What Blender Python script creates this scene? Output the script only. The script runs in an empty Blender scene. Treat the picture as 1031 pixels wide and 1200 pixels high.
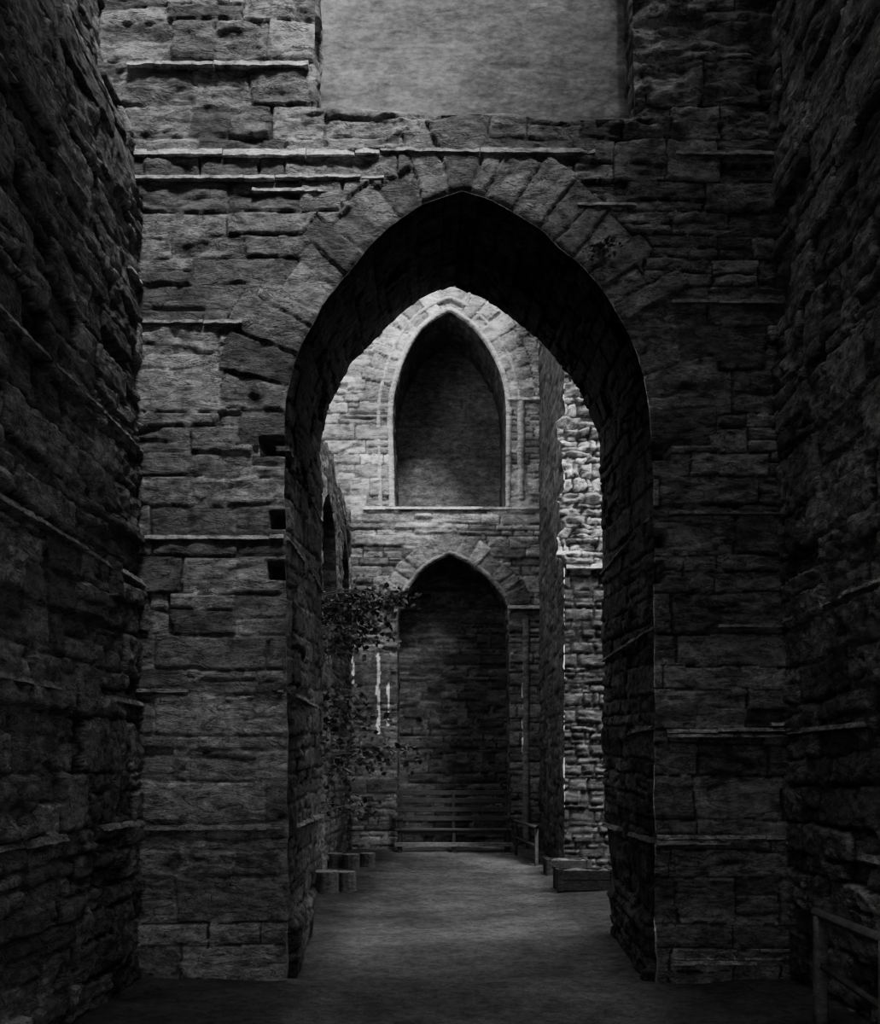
import bpy, math, random
import numpy as np
from mathutils import Vector
random.seed(7)
F=1300.0; CX=515.0; HY=905.0; CH=1.6
def pz(py,Y): return CH+(HY-py)/F*Y
def px(x,Y): return (x-CX)/F*Y
# ---------------------------------------------------------------- noise
_T=np.random.RandomState(3).rand(8,256,256)
def vn(u,v,k=0):
    iu=np.floor(u).astype(int); iv=np.floor(v).astype(int)
    fu=u-iu; fv=v-iv; fu=fu*fu*(3-2*fu); fv=fv*fv*(3-2*fv)
    t=_T[k%8]; a=t[iu%256,iv%256]; b=t[(iu+1)%256,iv%256]; c=t[iu%256,(iv+1)%256]; d=t[(iu+1)%256,(iv+1)%256]
    return (a*(1-fu)+b*fu)*(1-fv)+(c*(1-fu)+d*fu)*fv-0.5
def fbm(u,v,k=0,o=4):
    s=0;a=1.0
    for i in range(o):
        s=s+a*vn(u*2**i+17.3*i,v*2**i+5.1*i,k+i); a*=0.5
    return s
def ridge(u,v,k=0,o=3):
    s=0;a=1.0
    for i in range(o):
        s=s+a*(1-np.minimum(1,np.abs(vn(u*2**i+7.3*i,v*2**i+3.1*i,k+i))*5)); a*=0.55
    return s
def sm(a,b,x):
    t=np.clip((x-a)/(b-a),0,1); return t*t*(3-2*t)
# ---------------------------------------------------------------- masonry height field
def masonry(u,v,seed=0,ch=(.12,.27),cw=(.25,.85),rough=1.0,joint=.016,depth=.022):
    rs=np.random.RandomState(seed)
    shape=u.shape; u=u.ravel(); v=v.ravel()
    uw=u+.05*fbm(u*1.4+seed,v*2.4,1,3)*min(rough,1.6); vw=v+.07*vn(u*.6+seed,v*.6,2)+.020*fbm(u*3.5,v*3.5+seed,3,3)*rough
    v0=vw.min()-.5; b=[v0]
    while b[-1]<vw.max()+.5: b.append(b[-1]+rs.uniform(*ch)*(0.55 if rs.rand()<.3 else 1))
    b=np.array(b); ci=np.clip(np.searchsorted(b,vw)-1,0,len(b)-2)
    dv=np.minimum(vw-b[ci],b[ci+1]-vw); d=np.empty_like(u); r1=np.empty_like(u); r2=np.empty_like(u); vc=(vw-b[ci])/(b[ci+1]-b[ci])-.5; r3=np.empty_like(u)
    u0=uw.min()-1;u1=uw.max()+1
    for c in range(len(b)-1):
        m=np.nonzero(ci==c)[0]
        w=[u0-rs.rand()]
        while w[-1]<u1: w.append(w[-1]+rs.uniform(*cw)*(.5 if rs.rand()<.3 else 1))
        if len(m)==0: continue
        w=np.array(w); k=np.clip(np.searchsorted(w,uw[m])-1,0,len(w)-2)
        n=len(w); A=rs.rand(n);B=rs.rand(n);C=rs.rand(n);S=rs.rand(n)
        split=(S[k]<.28)&((b[c+1]-b[c])>.14)
        mid=(S[k]/.28-.5)*.3
        du=np.minimum(uw[m]-w[k],w[k+1]-uw[m])
        dd=np.minimum(du,dv[m]); dd=np.where(split,np.minimum(dd,np.abs(vc[m]-mid)*(b[c+1]-b[c])),dd)
        up=split&(vc[m]>mid)
        d[m]=dd; r1[m]=np.where(up,B[k],A[k]); r2[m]=np.where(up,A[k],C[k]); r3[m]=np.where(up,C[k],B[k])
    h,c=stoneface(u,v,d,r1,r2,r3,vc,seed,rough,joint,depth)
    return h.reshape(shape),c.reshape(shape)
def stoneface(u,v,d,r1,r2,r3,vc,seed,rough,joint,depth):
    p=sm(0.0,joint,d+.014*fbm(u*14,v*14,4,2)*rough)
    crack=ridge(u*1.6+r1*40,v*7+r2*30,5,3)
    fine=fbm(u*14+r2*9,v*22,6,4)
    gate=sm(.2,.7,r3)
    h=p*(depth*(.4+1.2*r1))+rough*p*(-.016*gate*sm(.75,1.5,crack)+.008*fine+.026*fbm(u*5+r2*50,v*8,7,3)*gate)+.03*rough*(r2-.5)*vc*p+.02*rough*fbm(u*.9,v*.9+seed,7,2)
    h=np.where(r3>.94,h-.03*rough,h)
    col=(.4+.95*r2)*(1+.5*fbm(u*4,v*12,2,4))*(1-.6*gate*sm(.8,1.5,crack)*p)
    mort=sm(.0,.3,fbm(u*.8+4,v*.8,1,2))
    col=np.where(p<.5,.18+.75*mort,col)*(1+.5*fbm(u*.7,v*1.1,3,3))
    return h,np.clip(col,.1,1.9)
# ---------------------------------------------------------------- polygon helpers
def nearest(P,poly,closed=True):
    n=len(poly); best=np.full(len(P),1e9); S=np.zeros(len(P)); Q=P.copy(); acc=0
    for i in range(n if closed else n-1):
        a=poly[i]; e=poly[(i+1)%n]-a; L=np.hypot(*e)
        if L<1e-9: continue
        t=np.clip(((P-a)@e)/(L*L),0,1); q=a+t[:,None]*e; dd=np.hypot(P[:,0]-q[:,0],P[:,1]-q[:,1])
        m=dd<best; best[m]=dd[m]; S[m]=acc+t[m]*L; Q[m]=q[m]; acc+=L
    return best,S,Q
def inside(P,poly):
    r=np.zeros(len(P),bool); n=len(poly)
    for i in range(n):
        x1,y1=poly[i]; x2,y2=poly[(i+1)%n]
        if y1==y2: continue
        c=((y1>P[:,1])!=(y2>P[:,1]))&(P[:,0]<(x2-x1)*(P[:,1]-y1)/(y2-y1)+x1); r^=c
    return r
def catmull(pts,n=6):
    p=np.array(pts,float); p=np.vstack([2*p[0]-p[1],p,2*p[-1]-p[-2]]); out=[]
    for i in range(1,len(p)-2):
        for k in range(n):
            t=k/n; a,b,c,d=p[i-1:i+3]
            out.append(.5*((2*b)+(-a+c)*t+(2*a-5*b+4*c-d)*t*t+(-a+3*b-3*c+d)*t**3))
    out.append(p[-2]); return np.array(out)
def resample(p,n):
    L=np.r_[0,np.cumsum(np.hypot(*np.diff(p,axis=0).T))]; t=np.linspace(0,L[-1],n)
    return np.stack([np.interp(t,L,p[:,0]),np.interp(t,L,p[:,1])],1)
# ---------------------------------------------------------------- mesh builder
class MB:
    def __init__(s): s.V=[];s.Fc=[];s.C=[];s.S=[];s.n=0
    def add(s,V,Fq,C,flat=False):
        V=np.asarray(V,float).reshape(-1,3); Fq=np.asarray(Fq,int).reshape(-1,4)
        s.V.append(V); s.Fc.append(Fq+s.n); s.S.append(np.full(len(Fq),not flat)); s.C.append(np.broadcast_to(np.asarray(C,float),(len(V),)).copy()); s.n+=len(V)
    def grid(s,P,C,keep=None):
        a,b=P.shape[:2]; I=np.arange(a*b).reshape(a,b)
        Fq=np.stack([I[:-1,:-1],I[1:,:-1],I[1:,1:],I[:-1,1:]],-1)
        Fq=Fq[keep] if keep is not None else Fq.reshape(-1,4)
        s.add(P.reshape(-1,3),Fq,np.asarray(C).ravel() if np.ndim(C) else C)
    def build(s,name,mat,smooth=True,parent=None):
        V=np.vstack(s.V);Fq=np.vstack(s.Fc);C=np.concatenate(s.C);S=np.concatenate(s.S)&smooth
        used=np.zeros(len(V),bool); used[Fq.ravel()]=True; mp=np.cumsum(used)-1
        V=V[used];C=C[used];Fq=mp[Fq]
        me=bpy.data.meshes.new(name); me.vertices.add(len(V)); me.vertices.foreach_set('co',V.astype(np.float32).ravel())
        me.loops.add(Fq.size); me.loops.foreach_set('vertex_index',Fq.astype(np.int32).ravel())
        me.polygons.add(len(Fq)); me.polygons.foreach_set('loop_start',np.arange(0,Fq.size,4,dtype=np.int32)); me.polygons.foreach_set('loop_total',np.full(len(Fq),4,np.int32))
        me.polygons.foreach_set('use_smooth',S)
        me.update(calc_edges=True); me.validate()
        at=me.color_attributes.new('Col','FLOAT_COLOR','POINT'); cc=np.repeat(C[:,None],4,1); cc[:,3]=1
        if len(me.vertices)==len(C): at.data.foreach_set('color',cc.astype(np.float32).ravel())
        me.materials.append(mat)
        o=bpy.data.objects.new(name,me); bpy.context.scene.collection.objects.link(o)
        if parent: o.parent=parent
        return o
def wallgrid(mb,O,U,V,N,ur,vr,res,seed,holes=(),vous=None,vz=0,pat={},mod=None,colf=None,vsize=(.2,.34),vlen=(.36,.52),warp=None):
    O,U,V,N=[np.array(a,float) for a in (O,U,V,N)]
    nu=max(2,int((ur[1]-ur[0])/res)+1); nv=max(2,int((vr[1]-vr[0])/res)+1)
    u,v=np.meshgrid(np.linspace(*ur,nu),np.linspace(*vr,nv),indexing='ij')
    keep=None; P2=np.stack([u.ravel(),v.ravel()],1)
    ins=np.zeros(len(P2),bool); Pn=P2.copy(); dmin=np.full(len(P2),9.)
    for hp in holes:
        d,S,Q=nearest(P2,hp); i=inside(P2,hp); Pn[i]=Q[i]; ins|=i; dmin=np.minimum(dmin,np.where(i,0,d))
    if len(holes):
        I=ins.reshape(u.shape); keep=~(I[:-1,:-1]&I[1:,:-1]&I[1:,1:]&I[:-1,1:])
        u=Pn[:,0].reshape(u.shape); v=Pn[:,1].reshape(u.shape)
    h,c=masonry(u,v,seed,**pat)
    if vous is not None:
        for vp in vous:
            r,S,_=nearest(Pn,vp['poly'],False); rs=np.random.RandomState(seed+5)
            L=np.hypot(*np.diff(vp['poly'],axis=0).T).sum(); w=[-.1]
            vs=vp.get('size',vsize); vl=vp.get('len',vlen)
            while w[-1]<L+.3: w.append(w[-1]+rs.uniform(*vs))
            w=np.array(w); S=S+.03*fbm(Pn[:,0]*4,Pn[:,1]*4,2,2); k=np.clip(np.searchsorted(w,S)-1,0,len(w)-2)
            A=rs.rand(len(w));B=rs.rand(len(w));C=rs.rand(len(w)); R=vl[0]+(vl[1]-vl[0])*A[k]+.03*fbm(Pn[:,0]*5,Pn[:,1]*5,3,2)
            m=(r<R)&(Pn[:,1]>vp['z'])
            d=np.minimum(np.minimum(S-w[k],w[k+1]-S),np.minimum(R-r,r+.02))
            pp=dict(rough=1.,joint=.016,depth=.022); pp.update({a:b for a,b in pat.items() if a in pp})
            h2,c2=stoneface(r*1.2,S*.8,d,A[k],B[k],C[k],(S-w[k])/(w[k+1]-w[k])-.5,seed,pp['rough'],pp['joint'],pp['depth'])
            h=np.where(m.reshape(h.shape),h2.reshape(h.shape)+vp.get('proj',0),h); c=np.where(m.reshape(h.shape),c2.reshape(h.shape)*vp.get('b',1),c)
    if len(holes): h=h*sm(-.02,.04,dmin).reshape(h.shape)
    if mod is not None: h=mod(u,v,h)
    if colf is not None: c=colf(u,v,c)
    P=O+u[...,None]*U+v[...,None]*V+h[...,None]*N
    if warp is not None: P=warp(P,u,v)
    mb.grid(P,c,keep)
def slab(mb,p0,p1,N,proj=.06,th=.035,seed=0,gap=.1,bright=1.2):
    rs=np.random.RandomState(seed); p0,p1,N=[np.array(a,float) for a in (p0,p1,N)]
    D=p1-p0; L=np.linalg.norm(D); D/=L; Z=np.array([0,0,1.]); s=0
    while s<L-.05:
        l=min(rs.uniform(.35,1.1),L-s); pr=proj*rs.uniform(.75,1.1); t=th*rs.uniform(.75,1.1); dz=rs.uniform(-.006,.006)
        if rs.rand()>gap:
            n=max(3,int(l/.05)); q=[]
            for i in range(n+1):
                ss=s+.004+(l-.008)*i/n; j=rs.uniform(-.003,.003,4); b=p0+D*ss+Z*dz; e=pr+rs.uniform(-.010,.006)
                q.append([b-N*.08-Z*t/2,b+N*e+Z*(-t/2+j[0]),b+N*(e-.55*t)+Z*(t/2+j[1]),b-N*.08+Z*(t/2+.004)])
            q=np.array(q); I=np.arange((n+1)*4).reshape(n+1,4); Fq=[]
            for i in range(n):
                for k in range(4): Fq.append([I[i,k],I[i,(k+1)%4],I[i+1,(k+1)%4],I[i+1,k]])
            Fq.append(list(I[0])); Fq.append(list(I[n][::-1]))
            mb.add(q,Fq,bright*rs.uniform(.75,1.15),flat=True)
        s+=l
def recess(mb,poly,O,U,V,N,depth,res,seed,closed=True,pat={},cm=1.0):
    O,U,V,N=[np.array(a,float) for a in (O,U,V,N)]
    L=np.hypot(*np.diff(np.vstack([poly,poly[:1]]) if closed else poly,axis=0).T).sum()
    pr=resample(np.vstack([poly,poly[:1]]) if closed else poly,int(L/res)+2)
    nd=max(2,int(depth/res)+1); dd=np.linspace(0,depth,nd)
    s,d=np.meshgrid(np.linspace(0,L,len(pr)),dd,indexing='ij'); h,c=masonry(d+3,s,seed,**pat)
    t=np.gradient(pr,axis=0); t/=np.hypot(t[:,0],t[:,1])[:,None]; nn=np.stack([-t[:,1],t[:,0]],1)
    cen=pr.mean(0); sg=np.sign(((cen-pr)*nn).sum(1).mean()); nn*=sg
    h=h*sm(0,.06,d)
    Q=pr[:,None,:]+nn[:,None,:]*h[...,None]
    P=O+Q[...,0:1]*U+Q[...,1:2]*V-d[...,None]*N
    mb.grid(P,c*cm)
# ---------------------------------------------------------------- materials
def nt(name):
    m=bpy.data.materials.new(name); m.use_nodes=True; n=m.node_tree; b=n.nodes['Principled BSDF']; return m,n,b
def stone_mat(name,base,rough=.8,scale=9,contrast=1.0,bump=.7,spec=.35,crack=1.0,dist=.035):
    m,n,b=nt(name); N=n.nodes; L=n.links
    at=N.new('ShaderNodeAttribute'); at.attribute_name='Col'
    tc=N.new('ShaderNodeTexCoord'); mp=N.new('ShaderNodeMapping'); mp.inputs['Scale'].default_value=(1,1,2.0); L.new(tc.outputs['Object'],mp.inputs[0])
    mp2=N.new('ShaderNodeMapping'); mp2.inputs['Scale'].default_value=(1,1,3.6); mp2.inputs['Rotation'].default_value=(.06,.08,0); L.new(tc.outputs['Object'],mp2.inputs[0])
    def noise(sc,de,ro,src,dis=0):
        x=N.new('ShaderNodeTexNoise'); x.inputs['Scale'].default_value=sc; x.inputs['Detail'].default_value=de; x.inputs['Roughness'].default_value=ro; x.inputs['Distortion'].default_value=dis; L.new(src,x.inputs[0]); return x.outputs[0]
    n1=noise(scale,8,.72,mp.outputs[0]); n2=noise(scale*5,6,.75,mp.outputs[0]); n3=noise(.7,3,.5,tc.outputs['Object']); n4=noise(scale*.33,5,.6,mp2.outputs[0],.6)
    def rng(src,a,b_,c,d):
        r=N.new('ShaderNodeMapRange'); r.inputs['From Min'].default_value=a; r.inputs['From Max'].default_value=b_; r.inputs['To Min'].default_value=c; r.inputs['To Max'].default_value=d; L.new(src,r.inputs[0]); return r.outputs[0]
    def math_(op,a,c,d=None):
        x=N.new('ShaderNodeMath'); x.operation=op
        for i,s in enumerate((a,c,d)):
            if s is None: continue
            if isinstance(s,(float,int)): x.inputs[i].default_value=float(s)
            else: L.new(s,x.inputs[i])
        return x.outputs[0]
    ab=math_('ABSOLUTE',math_('SUBTRACT',n4,.5),0.0)          # thin bedding cracks where noise crosses 0.5
    ck=rng(ab,0,.022,1-.6*crack,1.0); ckh=rng(ab,0,.03,-crack,0.0)
    val=math_('MULTIPLY',at.outputs['Fac'],rng(n1,.32,.68,1-.75*contrast,1+.95*contrast))
    val=math_('MULTIPLY',val,rng(n2,.3,.7,.5,1.6)); val=math_('MULTIPLY',val,rng(n3,.35,.65,.7,1.25)); val=math_('MULTIPLY',val,ck); val=math_('MULTIPLY',val,base)
    cb=N.new('ShaderNodeCombineColor'); [L.new(val,cb.inputs[i]) for i in range(3)]
    L.new(cb.outputs[0],b.inputs['Base Color'])
    b.inputs['Roughness'].default_value=rough; b.inputs['Specular IOR Level'].default_value=spec
    hh=math_('MULTIPLY_ADD',n2,.3,n1); hh=math_('MULTIPLY_ADD',ckh,.25,hh)
    bp=N.new('ShaderNodeBump'); bp.inputs['Strength'].default_value=bump; bp.inputs['Distance'].default_value=dist; L.new(hh,bp.inputs['Height']); L.new(bp.outputs[0],b.inputs['Normal'])
    return m
M_front=stone_mat('masonry_dark',.235,.7,spec=.4,bump=1.0)
M_side=stone_mat('rubble_dark',.28,.7,bump=1.0,spec=.4,dist=.05)
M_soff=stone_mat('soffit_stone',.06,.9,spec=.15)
M_far=stone_mat('masonry_pale',.42,.85,scale=5,bump=.5,contrast=.8)
M_nave=stone_mat('nave_wall_stone',.2,.85,scale=6)
M_pier=stone_mat('rubble_pale',.55,.85,scale=5)
M_panel=stone_mat('old_plaster',.21,.9,scale=3,contrast=.4,bump=.2,crack=.4)
M_ground=stone_mat('gravel_path',.08,.9,scale=14,contrast=.7,bump=.5,crack=0,spec=.15)
M_wood=stone_mat('weathered_wood',.09,.7,scale=12,contrast=.6,bump=.3,crack=.3,dist=.01)
M_leaf=stone_mat('leaf',.06,.5,scale=20,contrast=.5,bump=.1,crack=0,dist=.005)
M_bark=stone_mat('bark',.08,.9,scale=15,dist=.01)
X=(1,0,0);Y=(0,1,0);Z=(0,0,1);NY=(0,-1,0)
D1=8.5; D2=11.05; D3=23.0; D4=18.3
HF=26.0; HS=18.0; HB=22.5; YB=-2.0  # unseen wall heights, set to shape where sun and sky light fall
# ---------------------------------------------------------------- front arch wall
def prof(pts,D): return np.array([[px(a,D),pz(b,D)] for a,b in pts])
Lf=[(335,1210),(337,1000),(336,815),(334,630),(333,520),(334,478),(341,438),(357,398),(382,352),(417,308),(460,264),(500,238),(541,224)]
Rf=[(541,224),(580,236),(622,262),(665,299),(702,336),(731,382),(750,430),(759,480),(763,530),(765,602),(766,800),(766,1000),(768,1210)]
Lb=[(357,1140),(362,1050),(372,950),(376,815),(376,650),(375,560),(377,512),(383,480),(397,449),(422,414),(455,379),(490,351),(531,334)]
Rb=[(531,334),(566,350),(602,375),(637,406),(667,440),(690,476),(701,518),(705,560),(706,650),(707,815),(710,950),(720,1050),(731,1140)]
def cat(p,D): return catmull(prof(p,D),5)
def wear(p,seed,a=.022):
    p=resample(p,90); s=np.arange(len(p))*1.0; tg=np.gradient(p,axis=0); tg/=np.hypot(tg[:,0],tg[:,1])[:,None]
    n=fbm(s*.45+seed,s*0+.3,1,2)*a*np.minimum(1,np.minimum(s,len(p)-1-s)/4); return p+np.stack([-tg[:,1],tg[:,0]],1)*n[:,None]
aLf,aRf,aLb,aRb=wear(cat(Lf,D1),1),wear(cat(Rf,D1),5),wear(cat(Lb,D2),9,.035),wear(cat(Rb,D2),13,.035)
archF=np.vstack([aLf,aRf[1:]]); archB=np.vstack([aLb,aRb[1:]])
win=prof([(370,127),(368,60),(371,-250),(740,-250),(741,60),(743,139),(650,142),(590,133),(500,136),(440,130)],D1)
def hole_px(x0,x1,y0,y1): return (px(x0,D1),px(x1,D1),pz(y1,D1),pz(y0,D1))
putlogs=[hole_px(304,338,512,534),hole_px(315,338,598,620),hole_px(313,336,658,680),hole_px(758,785,520,540),hole_px(760,782,620,640),hole_px(760,777,658,684)]
def fmod(u,v,h):
    h=h+.07*sm(.5,.40,v)
    for a,b,c,d in putlogs:
        m=(u>a)&(u<b)&(v>c)&(v<d); h=np.where(m,-.22,h)
    ex=sm(6.25,6.6,v)*(.3+.7*(u>1.2)); h=h+ex*(.10*fbm(u*4,v*9,2,5))
    return h
def fcol(u,v,c):
    for a,b,cc,d in putlogs:
        m=(u>a+.01)&(u<b-.01)&(v>cc+.01)&(v<d-.01); c=np.where(m,.12,c)  # hole interiors painted dark, standing in for their shade
    return c
fw=MB()
sp=4.1
wallgrid(fw,(0,D1,0),X,Z,NY,(-2.85,2.95),(0,9.0),.0135,11,holes=[archF,win],vous=[dict(poly=archF,z=sp,len=(.28,.62),size=(.12,.27))],mod=fmod,colf=fcol,pat=dict(ch=(.17,.38),cw=(.3,1.05),rough=1.1))
wallgrid(fw,(0,D1,0),X,Z,NY,(-2.85,2.95),(8.95,HF),.15,12)
wallgrid(fw,(0,D2,0),X,Z,Y,(-2.85,4.2),(0,HF),.07,13,holes=[archB],mod=lambda u,v,h:h*.5)
win=np.clip(win,None,[9,8.9])
recess(fw,win,(0,D1,0),X,Z,NY,.32,.025,17,pat=dict(cw=(.2,.4)))
def line(mb,x0,x1,py,seed,proj=.028,th=.03,b=1.3,y1=None,gap=.08):
    slab(mb,(px(x0,D1),D1-.03,pz(py,D1)),(px(x1,D1),D1-.03,pz(y1 or py,D1)),NY,proj,th,seed,gap,b*.8)
line(fw,150,362,79,1,.045,.045,3.4,gap=0); line(fw,158,445,181,2,.045,.06,3.4,gap=0); line(fw,445,905,178,3,.03,.045,1.8,y1=183); line(fw,158,450,211,4,.03,.03,2.6,gap=0); line(fw,295,385,224,44,.02,.035,2.0,gap=0)
line(fw,160,285,380,5,b=1.6); line(fw,160,333,630,6,.03,.03,2.0); line(fw,160,333,810,7,b=1.6); line(fw,160,334,970,8,b=1.5)
line(fw,785,915,355,9,b=1.8); line(fw,782,918,602,10); line(fw,768,918,735,12)
for k in range(3): line(fw,780,928,849+k*7,20+k,.025,.026,3.0-.3*k)
line(fw,768,930,980,30,.025,b=2.8); line(fw,768,930,988,31,.025,b=2.3); 
for k in range(3): line(fw,785,930,1112+k*7,40+k,.09,.026,2.0)
line(fw,675,745,242,51,.03,b=1.8)
fw.build('wall_front_arch',M_front)
# soffit + jambs
sf=MB(); nL=420
A=np.vstack([resample(aLf,nL),resample(aRf,nL)[1:]]); B=np.vstack([resample(aLb,nL),resample(aRb,nL)[1:]])
nd=110; t=np.linspace(0,1,nd)
Q=A[:,None,:]*(1-t)[None,:,None]+B[:,None,:]*t[None,:,None]
seg=np.r_[0,np.cumsum(np.hypot(*np.diff(A,axis=0).T))]
s,d=np.meshgrid(seg,t*(D2-D1),indexing='ij')
h,c=masonry(d+1.3,s,21,ch=(.14,.28),cw=(.3,.8),rough=1.1)
tg=np.gradient(A,axis=0); tg/=np.hypot(tg[:,0],tg[:,1])[:,None]; nn=np.stack([tg[:,1],-tg[:,0]],1)
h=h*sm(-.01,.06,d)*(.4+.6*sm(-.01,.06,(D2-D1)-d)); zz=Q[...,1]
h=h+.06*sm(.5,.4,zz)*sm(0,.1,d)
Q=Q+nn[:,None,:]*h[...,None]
sf.grid(np.stack([Q[...,0],D1+d,Q[...,1]],-1),c*(.6+.9*sm(4.6,3.4,zz)))  # colour darkens towards the apex, soffit shade painted in
for zl,side in [(3.40,-1),(2.22,-1),(1.17,-1),(4.08,-1),(3.58,1),(2.71,1),(1.94,1),(1.08,1)]:
    xa=px(335 if side<0 else 765,D1); xb=px(376 if side<0 else 706,D2)
    slab(sf,(xa,D1,zl),(xb,D2,zl),(-side,0,0),.035,.035,int(zl*50)+side,.05,2.4)
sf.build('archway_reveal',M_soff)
pn=MB(); wallgrid(pn,(0,D1+.32,0),X,Z,NY,(px(355,D1),px(760,D1)),(6.3,9.0),.025,31,pat=dict(rough=.25,depth=.004,joint=.02,ch=(.1,.2),cw=(.15,.4)),colf=lambda u,v,c:.65+.35*c)
pn.build('window_infill_panel',M_panel)
# ---------------------------------------------------------------- side walls near
XL=px(160,D1); XR=px(931,D1)
def warpL(P,u,v):
    P=P.copy(); P[...,0]-=.28*sm(5.9,7.2,P[...,2]+.3*vn(P[...,1]*2,P[...,2]*2)); return P
def warpR(P,u,v):
    P=P.copy(); P[...,0]-=.022*P[...,2]; return P
lw=MB(); rp=dict(ch=(.18,.44),cw=(.28,1.0),rough=1.6,depth=.045,joint=.02)
wallgrid(lw,(XL,0,0),Y,Z,X,(5.3,D1+.05),(0,8.6),.0145,41,pat=rp,warp=warpL)
wallgrid(lw,(XL-.28,0,0),Y,Z,X,(5.3,D1+.05),(8.5,HS),.15,42); wallgrid(lw,(XL,0,0),Y,Z,X,(YB,5.35),(0,HS),.12,42)
for i,zl in enumerate([4.0,3.03,2.1,1.2,5.3]): slab(lw,(XL+.02,5.3,zl),(XL+.02,D1-.02,zl+(.06 if i==0 else .02)),X,.05,.04,60+i,.12,1.6)
lw.build('wall_left',M_side)
rw=MB(); 
wallgrid(rw,(XR,0,0),Y,Z,(-1,0,0),(5.3,D1+.05),(0,8.6),.0145,43,pat=rp,warp=warpR)
wallgrid(rw,(XR-.19,0,0),Y,Z,(-1,0,0),(5.3,D1+.05),(8.5,HS),.15,44); wallgrid(rw,(XR,0,0),Y,Z,(-1,0,0),(YB,5.35),(0,HS),.12,44)
for i,zl in enumerate([1.90,1.07,2.75]): slab(rw,(XR-.02-.022*zl,5.3,zl),(XR-.02-.022*zl,D1-.02,zl),(-1,0,0),.045,.035,70+i,.1,1.6)
rw.build('wall_right',M_side)
# unseen wall added behind viewpoint to block sun, its archway added for sky fill
bw=MB(); wd=np.vstack([catmull([(-2.1,-.5),(-2.1,2),(-2.1,3.5),(-1.5,5.2),(.1,6.8)],5),catmull([(.1,6.8),(1.7,5.2),(2.3,3.5),(2.3,2),(2.3,-.5)],5)[1:]])
wallgrid(bw,(0,YB,0),X,Z,Y,(-2.9,2.95),(0,HB),.10,46,holes=[wd]); recess(bw,wd,(0,YB,0),X,Z,Y,.8,.1,47); bw.build('wall_back_added',M_side)
# ---------------------------------------------------------------- far end wall
def ph(p): return prof(p,D3)
upL=[(462,594),(461,540),(460,480),(466,445),(478,412),(497,384),(526,365)]; upR=[(526,365),(552,384),(572,410),(586,440),(592,475),(592,540),(592,594)]
dnL=[(465,1010),(465,800),(466,720),(476,694),(497,667),(527,650)]; dnR=[(527,650),(555,665),(580,688),(594,716),(596,800),(598,1010)]
up=np.vstack([catmull(ph(upL),4),catmull(ph(upR),4)[1:]]); dn=np.vstack([catmull(ph(dnL),4),catmull(ph(dnR),4)[1:]])
fa=MB()
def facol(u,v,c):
    c=c*(1-.5*sm(7.0,5.5,v+.3*fbm(u,v,2,3)))  # shade of the lower wall painted into the stone colour
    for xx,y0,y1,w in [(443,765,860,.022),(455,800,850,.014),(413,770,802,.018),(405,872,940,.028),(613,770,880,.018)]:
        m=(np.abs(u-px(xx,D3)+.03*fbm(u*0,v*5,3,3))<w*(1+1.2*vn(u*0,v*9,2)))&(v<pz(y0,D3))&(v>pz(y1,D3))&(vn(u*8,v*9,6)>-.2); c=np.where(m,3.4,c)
    return c
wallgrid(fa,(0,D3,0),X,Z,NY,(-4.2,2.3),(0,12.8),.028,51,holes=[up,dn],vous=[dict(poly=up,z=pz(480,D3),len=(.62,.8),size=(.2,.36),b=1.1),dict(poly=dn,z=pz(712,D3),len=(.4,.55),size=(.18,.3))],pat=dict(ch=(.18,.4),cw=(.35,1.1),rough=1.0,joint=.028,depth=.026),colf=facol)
recess(fa,up,(0,D3,0),X,Z,NY,1.8,.05,52,cm=.2); recess(fa,dn,(0,D3,0),X,Z,NY,.8,.05,53,cm=.3)  # reveals dimmed in colour to deepen the recess shade
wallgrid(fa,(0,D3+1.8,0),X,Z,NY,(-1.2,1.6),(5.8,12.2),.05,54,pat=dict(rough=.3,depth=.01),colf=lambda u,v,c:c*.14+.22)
wallgrid(fa,(0,D3+.8,0),X,Z,NY,(-1.2,1.7),(0,7),.035,55,pat=dict(ch=(.12,.24),cw=(.2,.6)),colf=lambda u,v,c:c*.2)  # doorway back darkened in colour, in place of shade
def tube(mb,P3,r,c,n=8):
    P3=np.asarray(P3,float); T=np.gradient(P3,axis=0); T/=np.linalg.norm(T,axis=1)[:,None]
    ref=np.array([0,1.,0]) if abs(T[:,1]).mean()<.8 else np.array([0,0,1.]); s1=np.cross(T,ref); s1/=np.linalg.norm(s1,axis=1)[:,None]; s2=np.cross(T,s1)
    r=np.broadcast_to(r,(len(P3),)); a=np.linspace(0,2*np.pi,n+1)
    G=P3[:,None,:]+r[:,None,None]*(np.cos(a)[None,:,None]*s1[:,None,:]+np.sin(a)[None,:,None]*s2[:,None,:]); mb.grid(G,c)
def offset(poly,o):
    tg=np.gradient(poly,axis=0); tg/=np.hypot(tg[:,0],tg[:,1])[:,None]; return poly+np.stack([-tg[:,1],tg[:,0]],1)*o
q=resample(offset(up,.06),90); tube(fa,[(a,D3,b) for a,b in q],.06,1.1)
q=resample(offset(up,.30),90); tube(fa,[(a,D3+.01,b) for a,b in q],.045,1.0)
q=resample(offset(dn,.06),90); q=q[q[:,1]>pz(722,D3)]; tube(fa,[(a,D3,b) for a,b in q],.05,.6)
for xx,y0,y1,cc_ in [(610,470,585,1.1),(616,725,985,.35)]:
    xw=px(xx,D3); z0=pz(y1,D3); z1=pz(y0,D3); zs=np.linspace(z0,z1,40)
    tube(fa,[(xw+.006*math.sin(z*9),D3-.0,z) for z in zs],.08,cc_,10)
slab(fa,(px(425,D3),D3-.02,pz(596,D3)),(px(632,D3),D3-.02,pz(596,D3)),NY,.06,.06,90,.0,1.3)
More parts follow.
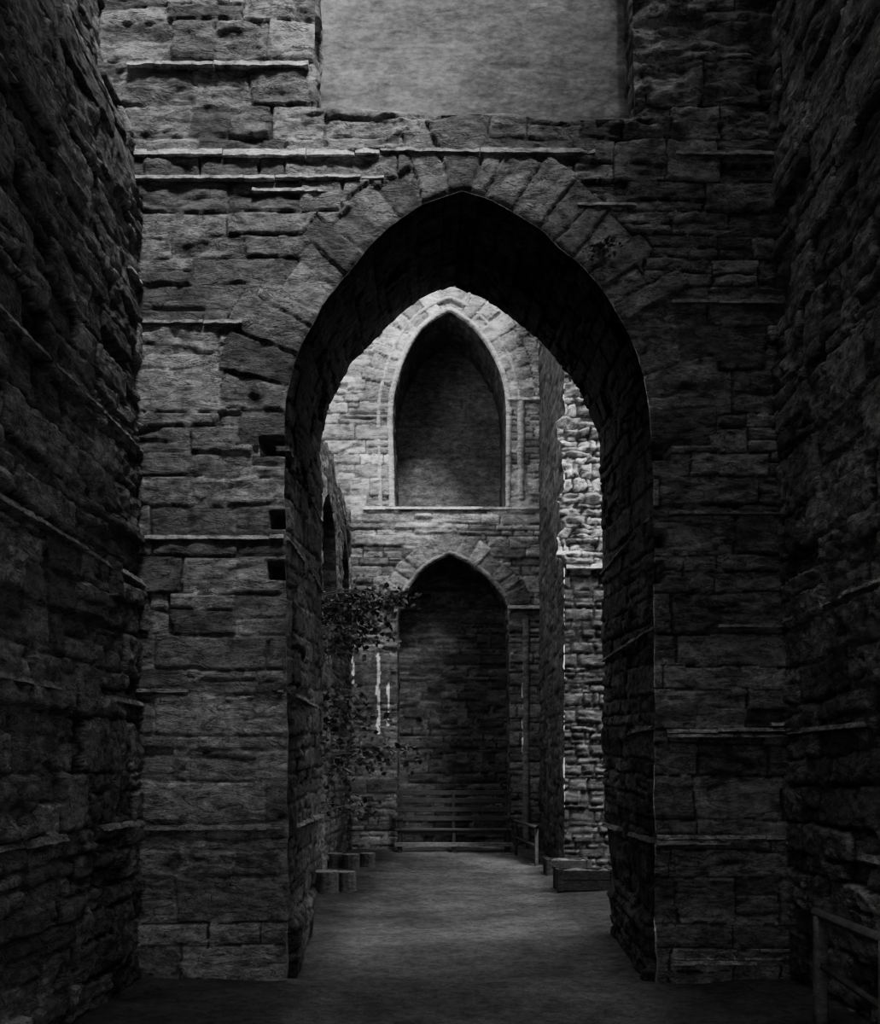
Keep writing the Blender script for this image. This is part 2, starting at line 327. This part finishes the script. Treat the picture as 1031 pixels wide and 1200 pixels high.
slab(fa,(px(594,D3),D3-.02,pz(468,D3)),(px(632,D3),D3-.02,pz(468,D3)),NY,.09,.07,91,.0,1.1)
slab(fa,(px(594,D3),D3-.02,pz(712,D3)),(px(632,D3),D3-.02,pz(712,D3)),NY,.09,.08,92,.0,.6)
fa.build('wall_far',M_far)
# ---------------------------------------------------------------- nave left wall
XN=-1.86
def parch(y0,y1,z0,zs,zt):
    m=(y0+y1)/2; L=[(y0,z0),(y0,(z0+zs)/2),(y0,zs),(y0+(m-y0)*.25,zs+(zt-zs)*.55),(m,zt)]; R=[(m,zt),(y1-(y1-m)*.25,zs+(zt-zs)*.55),(y1,zs),(y1,(z0+zs)/2),(y1,z0)]
    return np.vstack([catmull(L,5),catmull(R,5)[1:]])
n1=parch(17.4,19.8,4.4,5.4,6.3); n2=parch(20.9,22.6,4.4,5.4,6.2)
nl=MB()
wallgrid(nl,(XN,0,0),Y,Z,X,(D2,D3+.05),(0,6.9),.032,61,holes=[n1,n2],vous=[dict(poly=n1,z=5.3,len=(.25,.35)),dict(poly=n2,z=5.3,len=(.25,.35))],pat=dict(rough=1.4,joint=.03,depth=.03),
   colf=lambda u,v,c:c*(1.7-1.1*sm(5.5,4.0,v)),  # lower wall dimmed by height, shade put into the colour
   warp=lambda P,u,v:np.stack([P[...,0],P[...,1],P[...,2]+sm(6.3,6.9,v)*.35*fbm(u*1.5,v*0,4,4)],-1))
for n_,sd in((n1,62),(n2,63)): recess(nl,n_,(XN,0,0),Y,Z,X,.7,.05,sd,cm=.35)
wallgrid(nl,(XN-.7,0,0),Y,Z,X,(D2,D3),(3.5,6.8),.08,64,colf=lambda u,v,c:c*.15)  # niche back, like its reveals, darkened in colour for shade
wallgrid(nl,(XN,0,6.85),Y,(-1,0,0),Z,(D2,D3+.05),(-.02,.9),.06,65,mod=lambda u,v,h:h+.35*fbm(u*1.5,v*0,4,4))
nl.build('wall_nave_left',M_nave)
# ---------------------------------------------------------------- right pier
XP=px(632,D3)
rpier=MB()  # carried up out of view to keep sun off the lower far wall
wallgrid(rpier,(XP,0,0),Y,Z,(-1,0,0),(D4,D3+.05),(0,14),.04,71,colf=lambda u,v,c:c*.14)  # side face painted dark for the shade it lies in
def pm(u,v,h):
    up_=sm(4.95,5.05,v); return h*(1-up_)+up_*(h+.2*fbm(u*4,v*7,3,4)+.03)
wallgrid(rpier,(0,D4,0),X,Z,NY,(XP-.02,4.3),(0,14),.026,72,pat=dict(ch=(.1,.26),cw=(.15,.5),rough=1.7,joint=.04,depth=.06),mod=pm,colf=lambda u,v,c:c*(.14+1.0*sm(4.9,5.1,v)),  # pier below the ledge dimmed in colour, painted shade
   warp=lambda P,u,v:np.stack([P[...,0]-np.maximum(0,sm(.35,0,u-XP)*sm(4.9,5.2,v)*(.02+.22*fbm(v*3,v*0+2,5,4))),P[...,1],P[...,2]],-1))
slab(rpier,(XP,D4-.02,4.98),(4.2,D4-.02,4.98),NY,.14,.08,73,.0,1.2)
rpier.build('wall_nave_right',M_pier)
# ---------------------------------------------------------------- ground
g=MB()
nx,ny=260,760; gx,gy=np.meshgrid(np.linspace(-3.2,4.4,nx),np.linspace(1.0,D3+.8,ny),indexing='ij')
hz=.03*fbm(gx*.6,gy*.6,1,3)+.016*fbm(gx*9,gy*9,2,4)-.012
edge=np.clip(np.abs(gx-.25+.2*vn(gy*.8,gy*0))-.95,0,2); hz=hz+.03*edge
cc=(1+.5*fbm(gx*5,gy*5,3,4))*(1.4-.8*sm(.0,.5,edge))
g.grid(np.stack([gx,gy,hz],-1),cc)
g.add([(-14,-12,-.06),(14,-12,-.06),(14,40,-.06),(-14,40,-.06)],[[0,1,2,3]],.8)
g.build('ground',M_ground)
# ---------------------------------------------------------------- props helpers
def box(mb,c,size,rot=0,tilt=0,col=1.0,bev=.008,seg=6):
    sx,sy,sz=[a/2 for a in size]; ca,sa=math.cos(rot),math.sin(rot)
    ax=int(np.argmax(size)); o=[a for a in(0,1,2) if a!=ax]; h=[sx,sy,sz]
    a,b=h[o[0]],h[o[1]]; e=min(bev,a*.4,b*.4)
    ring=[(-a+e,-b),(a-e,-b),(a,-b+e),(a,b-e),(a-e,b),(-a+e,b),(-a,b-e),(-a,-b+e)]
    rows=[]; ts=np.linspace(-h[ax],h[ax],seg+1); ts=np.r_[ts[0],ts,ts[-1]]
    for i,tt in enumerate(ts):
        k=0.001 if i in(0,len(ts)-1) else 1
        row=[]
        for p in ring+[ring[0]]:
            q=[0,0,0]; q[ax]=tt; q[o[0]]=p[0]*k; q[o[1]]=p[1]*k; row.append(q)
        rows.append(row)
    P=np.array(rows,float)
    if tilt: 
        ct,st=math.cos(tilt),math.sin(tilt); y=P[...,1]*ct-P[...,2]*st; z=P[...,1]*st+P[...,2]*ct; P[...,1]=y;P[...,2]=z
    x=P[...,0]*ca-P[...,1]*sa; y=P[...,0]*sa+P[...,1]*ca; P[...,0]=x;P[...,1]=y
    mb.grid(P+np.array(c),col)
bn=MB(); bx=px(531,22.2); by=22.35; W=2.35
for i,z in enumerate((.66,.84,1.02,1.18)): box(bn,(bx,by+.24+.03*i,z),(W,.03,.10),tilt=-.15,col=.5,seg=8)
for i in range(4): box(bn,(bx,by-.22+.125*i,.45),(W,.10,.035),col=.6,seg=8)
for xx in(-W/2+.1,0,W/2-.1):
    box(bn,(bx+xx,by-.2,.22),(.07,.07,.44),col=.5); box(bn,(bx+xx,by+.26,.6),(.07,.06,1.2),tilt=-.12,col=.4); box(bn,(bx+xx,by+.02,.40),(.06,.5,.07),col=.5); box(bn,(bx+xx,by+.02,.12),(.05,.5,.05),col=.5)
for xx in(-W/2+.1,W/2-.1): box(bn,(bx+xx,by,.68),(.08,.56,.04),col=.6); box(bn,(bx+xx,by-.22,.56),(.06,.06,.24),col=.6)
box(bn,(bx,by-.2,.39),(W-.1,.03,.07),col=.7); box(bn,(bx,by-.26,.16),(W,.04,.09),col=1.8)
bn.build('park_bench',M_wood,smooth=False)
def stump(cx,cy,r,h,seed):
    mb=MB(); n=40; a=np.linspace(0,2*np.pi,n+1)
    ridg=1+.03*np.sin(a*11+seed)+.04*np.sin(a*3+seed)
    prof_=[(1.06,0),(1.0,.1),(.98,.5),(.99,.9),(.97,.97),(.92,1.0),(.8,1.0),(.5,.995),(.25,1.0),(.001,.99)]
    G=np.array([[(cx+r*k*(ridg[j] if k>.85 else 1)*math.cos(a[j]),cy+r*k*(ridg[j] if k>.85 else 1)*math.sin(a[j]),h*z) for j in range(n+1)] for k,z in prof_])
    C=np.array([[1.0 if i<5 else (3.0 if i%2 else 2.4)]*(n+1) for i in range(len(prof_))],float); mb.grid(G,C)
    mb.build('tree_stump',M_bark)
for i,(xx,yb,r,h) in enumerate([(377,1048,.20,.29),(402,1046,.15,.27),(391,1019,.14,.26),(410,1020,.14,.26),(430,1017,.13,.24)]):
    Yd=CH*F/(yb-HY); stump(px(xx,Yd),Yd+r,r,h,i)
def planter(cx,cy,w,d,h):
    mb=MB()
    for k in range(2):
        z=h*(.25+.5*k)
        box(mb,(cx,cy-d/2,z),(w,.05,h*.48),col=.5); box(mb,(cx,cy+d/2,z),(w,.05,h*.48),col=.5)
        box(mb,(cx-w/2,cy,z),(.05,d,h*.48),col=.5); box(mb,(cx+w/2,cy,z),(.05,d,h*.48),col=.5)
    for sx in(-1,1):
        for sy in(-1,1): box(mb,(cx+sx*w/2,cy+sy*d/2,h*.52),(.08,.08,h*1.04),col=.5)
    gx,gy=np.meshgrid(np.linspace(-w/2,w/2,20),np.linspace(-d/2,d/2,20),indexing='ij'); mb.grid(np.stack([cx+gx,cy+gy,h*.9+.05*fbm(gx*6,gy*6,1,3)],-1),1.6)
    mb.build('wooden_planter',M_bark,smooth=False)
planter(px(684,15.2),15.2,.72,.5,.28); planter(px(664,17.4),17.4,.62,.5,.24)
def tube_ob(mb,p,q,r,c=1.0):
    p,q=np.array(p,float),np.array(q,float); ts=np.linspace(0,1,6); tube(mb,[p+(q-p)*t for t in ts],r,c,10)
hr=MB()
box(hr,(2.40,7.0,.34),(.075,.075,.70),col=1.8,bev=.01); box(hr,(2.30,5.7,.36),(.075,.075,.74),col=1.8)
tube_ob(hr,(2.41,7.12,.70),(2.29,5.6,.73),.032,1.0); tube_ob(hr,(2.41,7.0,.38),(2.29,5.7,.38),.022,.5)
hr.build('handrail',M_wood)
h2=MB(); 
box(h2,(px(604,21.5),21.5,.32),(.06,.06,.66),col=.7); box(h2,(px(628,18.9),18.9,.32),(.06,.06,.66),col=.9)
tube_ob(h2,(px(603,21.6),21.6,.66),(px(629,18.8),18.8,.66),.03,.8); tube_ob(h2,(px(604,21.5),21.5,.34),(px(628,18.9),18.9,.34),.022,.6)
h2.build('handrail',M_wood)
# ---------------------------------------------------------------- climbing shrub on the nave wall
rs=np.random.RandomState(5)
def leaf(mb,p,size,c):
    d=rs.normal(size=3); d[2]*=.5; d/=np.linalg.norm(d); w=np.cross(d,rs.normal(size=3)); w/=np.linalg.norm(w); nrm=np.cross(d,w)
    p=np.array(p); L=size*rs.uniform(.7,1.3); Wd=L*.36
    ts=[0,.3,.65,1]; ws=[.05,1,.8,.02]; V=[];
    for t_,w_ in zip(ts,ws):
        m=p+d*L*t_-nrm*L*.15*t_*t_; V+= [m-w*Wd*w_+nrm*Wd*.3*w_,m,m+w*Wd*w_+nrm*Wd*.3*w_]
    Fq=[]
    for i in range(3):
        for k in range(2): Fq.append([i*3+k,i*3+k+1,i*3+k+4,i*3+k+3])
    mb.add(V,Fq,c)
tree=bpy.data.objects.new('climbing_shrub',None); bpy.context.scene.collection.objects.link(tree)
tb=MB(); lv=MB()
base=np.array([-1.72,14.2,0]); top=np.array([-1.68,14.4,4.0])
tr=[base+(top-base)*t_+np.array([.03*math.sin(t_*7),.05*math.cos(t_*5),0]) for t_ in np.linspace(0,1,16)]
tube(tb,tr,np.linspace(.04,.015,16),1.0)
clusters=[(392,712,.28,190),(415,716,.28,190),(440,706,.26,170),(462,702,.2,100),(425,742,.25,130),(395,758,.24,110),(382,730,.28,110),(388,818,.28,120),(414,842,.26,100),(398,872,.26,90),(432,888,.26,90),(460,884,.22,50),(385,905,.26,80),(402,945,.24,60),(432,948,.2,30),(383,850,.24,80)]
for xx,yy,r,n in clusters:
    Yd=15.2+rs.uniform(-.3,1.0); c=np.array([px(xx,Yd),Yd,pz(yy,Yd)]); zt=np.clip(c[2]-.15,0.3,3.9); s0=base+(top-base)*(zt/4.0)
    ts=np.linspace(0,1,8); br=[s0+(c-s0)*t_+np.array([0,0,.12*math.sin(math.pi*t_)]) for t_ in ts]; tube(tb,br,np.linspace(.014,.004,8),1.0,6)
    for k in range(7):
        e=c+rs.normal(size=3)*np.array([r,r,r*.5])*.9; tube(tb,[c+(e-c)*t_ for t_ in np.linspace(0,1,4)],np.linspace(.005,.003,4),1.0,5)
    for i in range(n):
        p=c+rs.normal(size=3)*np.array([r,r,r*.42])*.85; p[0]=max(p[0],XN+.06); leaf(lv,p,.09,rs.uniform(.4,2.2))
tb.build('stems',M_bark,parent=tree); lv.build('leaves',M_leaf,parent=tree,smooth=False)
fe=MB(); c0=np.array([px(702,D1),D1-.05,pz(292,D1)])
for i in range(22):
    a=rs.uniform(-2.9,.9); L=rs.uniform(.08,.18); dr=np.array([math.cos(a)*.9,-.45,math.sin(a)*.6+.3])
    for k in range(7):
        t_=k/6; p=c0+dr*L*t_+np.array([0,0,-.10*t_*t_*L*6])
        leaf(fe,p,.028,rs.uniform(1,2))
fe.build('wall_fern',M_leaf,smooth=False)
# ---------------------------------------------------------------- light
w=bpy.data.worlds.new('sky'); bpy.context.scene.world=w; w.use_nodes=True; N=w.node_tree.nodes; L=w.node_tree.links
bg=N['Background']; tc=N.new('ShaderNodeTexCoord'); sx=N.new('ShaderNodeSeparateXYZ'); L.new(tc.outputs['Generated'],sx.inputs[0])
mr=N.new('ShaderNodeMapRange'); mr.inputs['From Min'].default_value=0; mr.inputs['From Max'].default_value=1; mr.inputs['To Min'].default_value=.30; mr.inputs['To Max'].default_value=1; L.new(sx.outputs[2],mr.inputs[0])
L.new(mr.outputs[0],bg.inputs['Color']); bg.inputs['Strength'].default_value=2.3
sl=bpy.data.lights.new('sun','SUN'); sl.energy=6.5; sl.angle=math.radians(12); so=bpy.data.objects.new('sun',sl); bpy.context.scene.collection.objects.link(so)
so.rotation_euler=Vector((-.2,.62,-1)).to_track_quat('-Z','Y').to_euler(); so.location=(5,-5,25)
cam=bpy.data.cameras.new('camera'); co=bpy.data.objects.new('camera',cam); bpy.context.scene.collection.objects.link(co)
co.location=(0,0,CH); co.rotation_euler=(math.radians(90),0,0); cam.sensor_width=36; cam.lens=36*F/1200; cam.shift_y=(HY-600)/1200; cam.clip_end=200
bpy.context.scene.camera=co
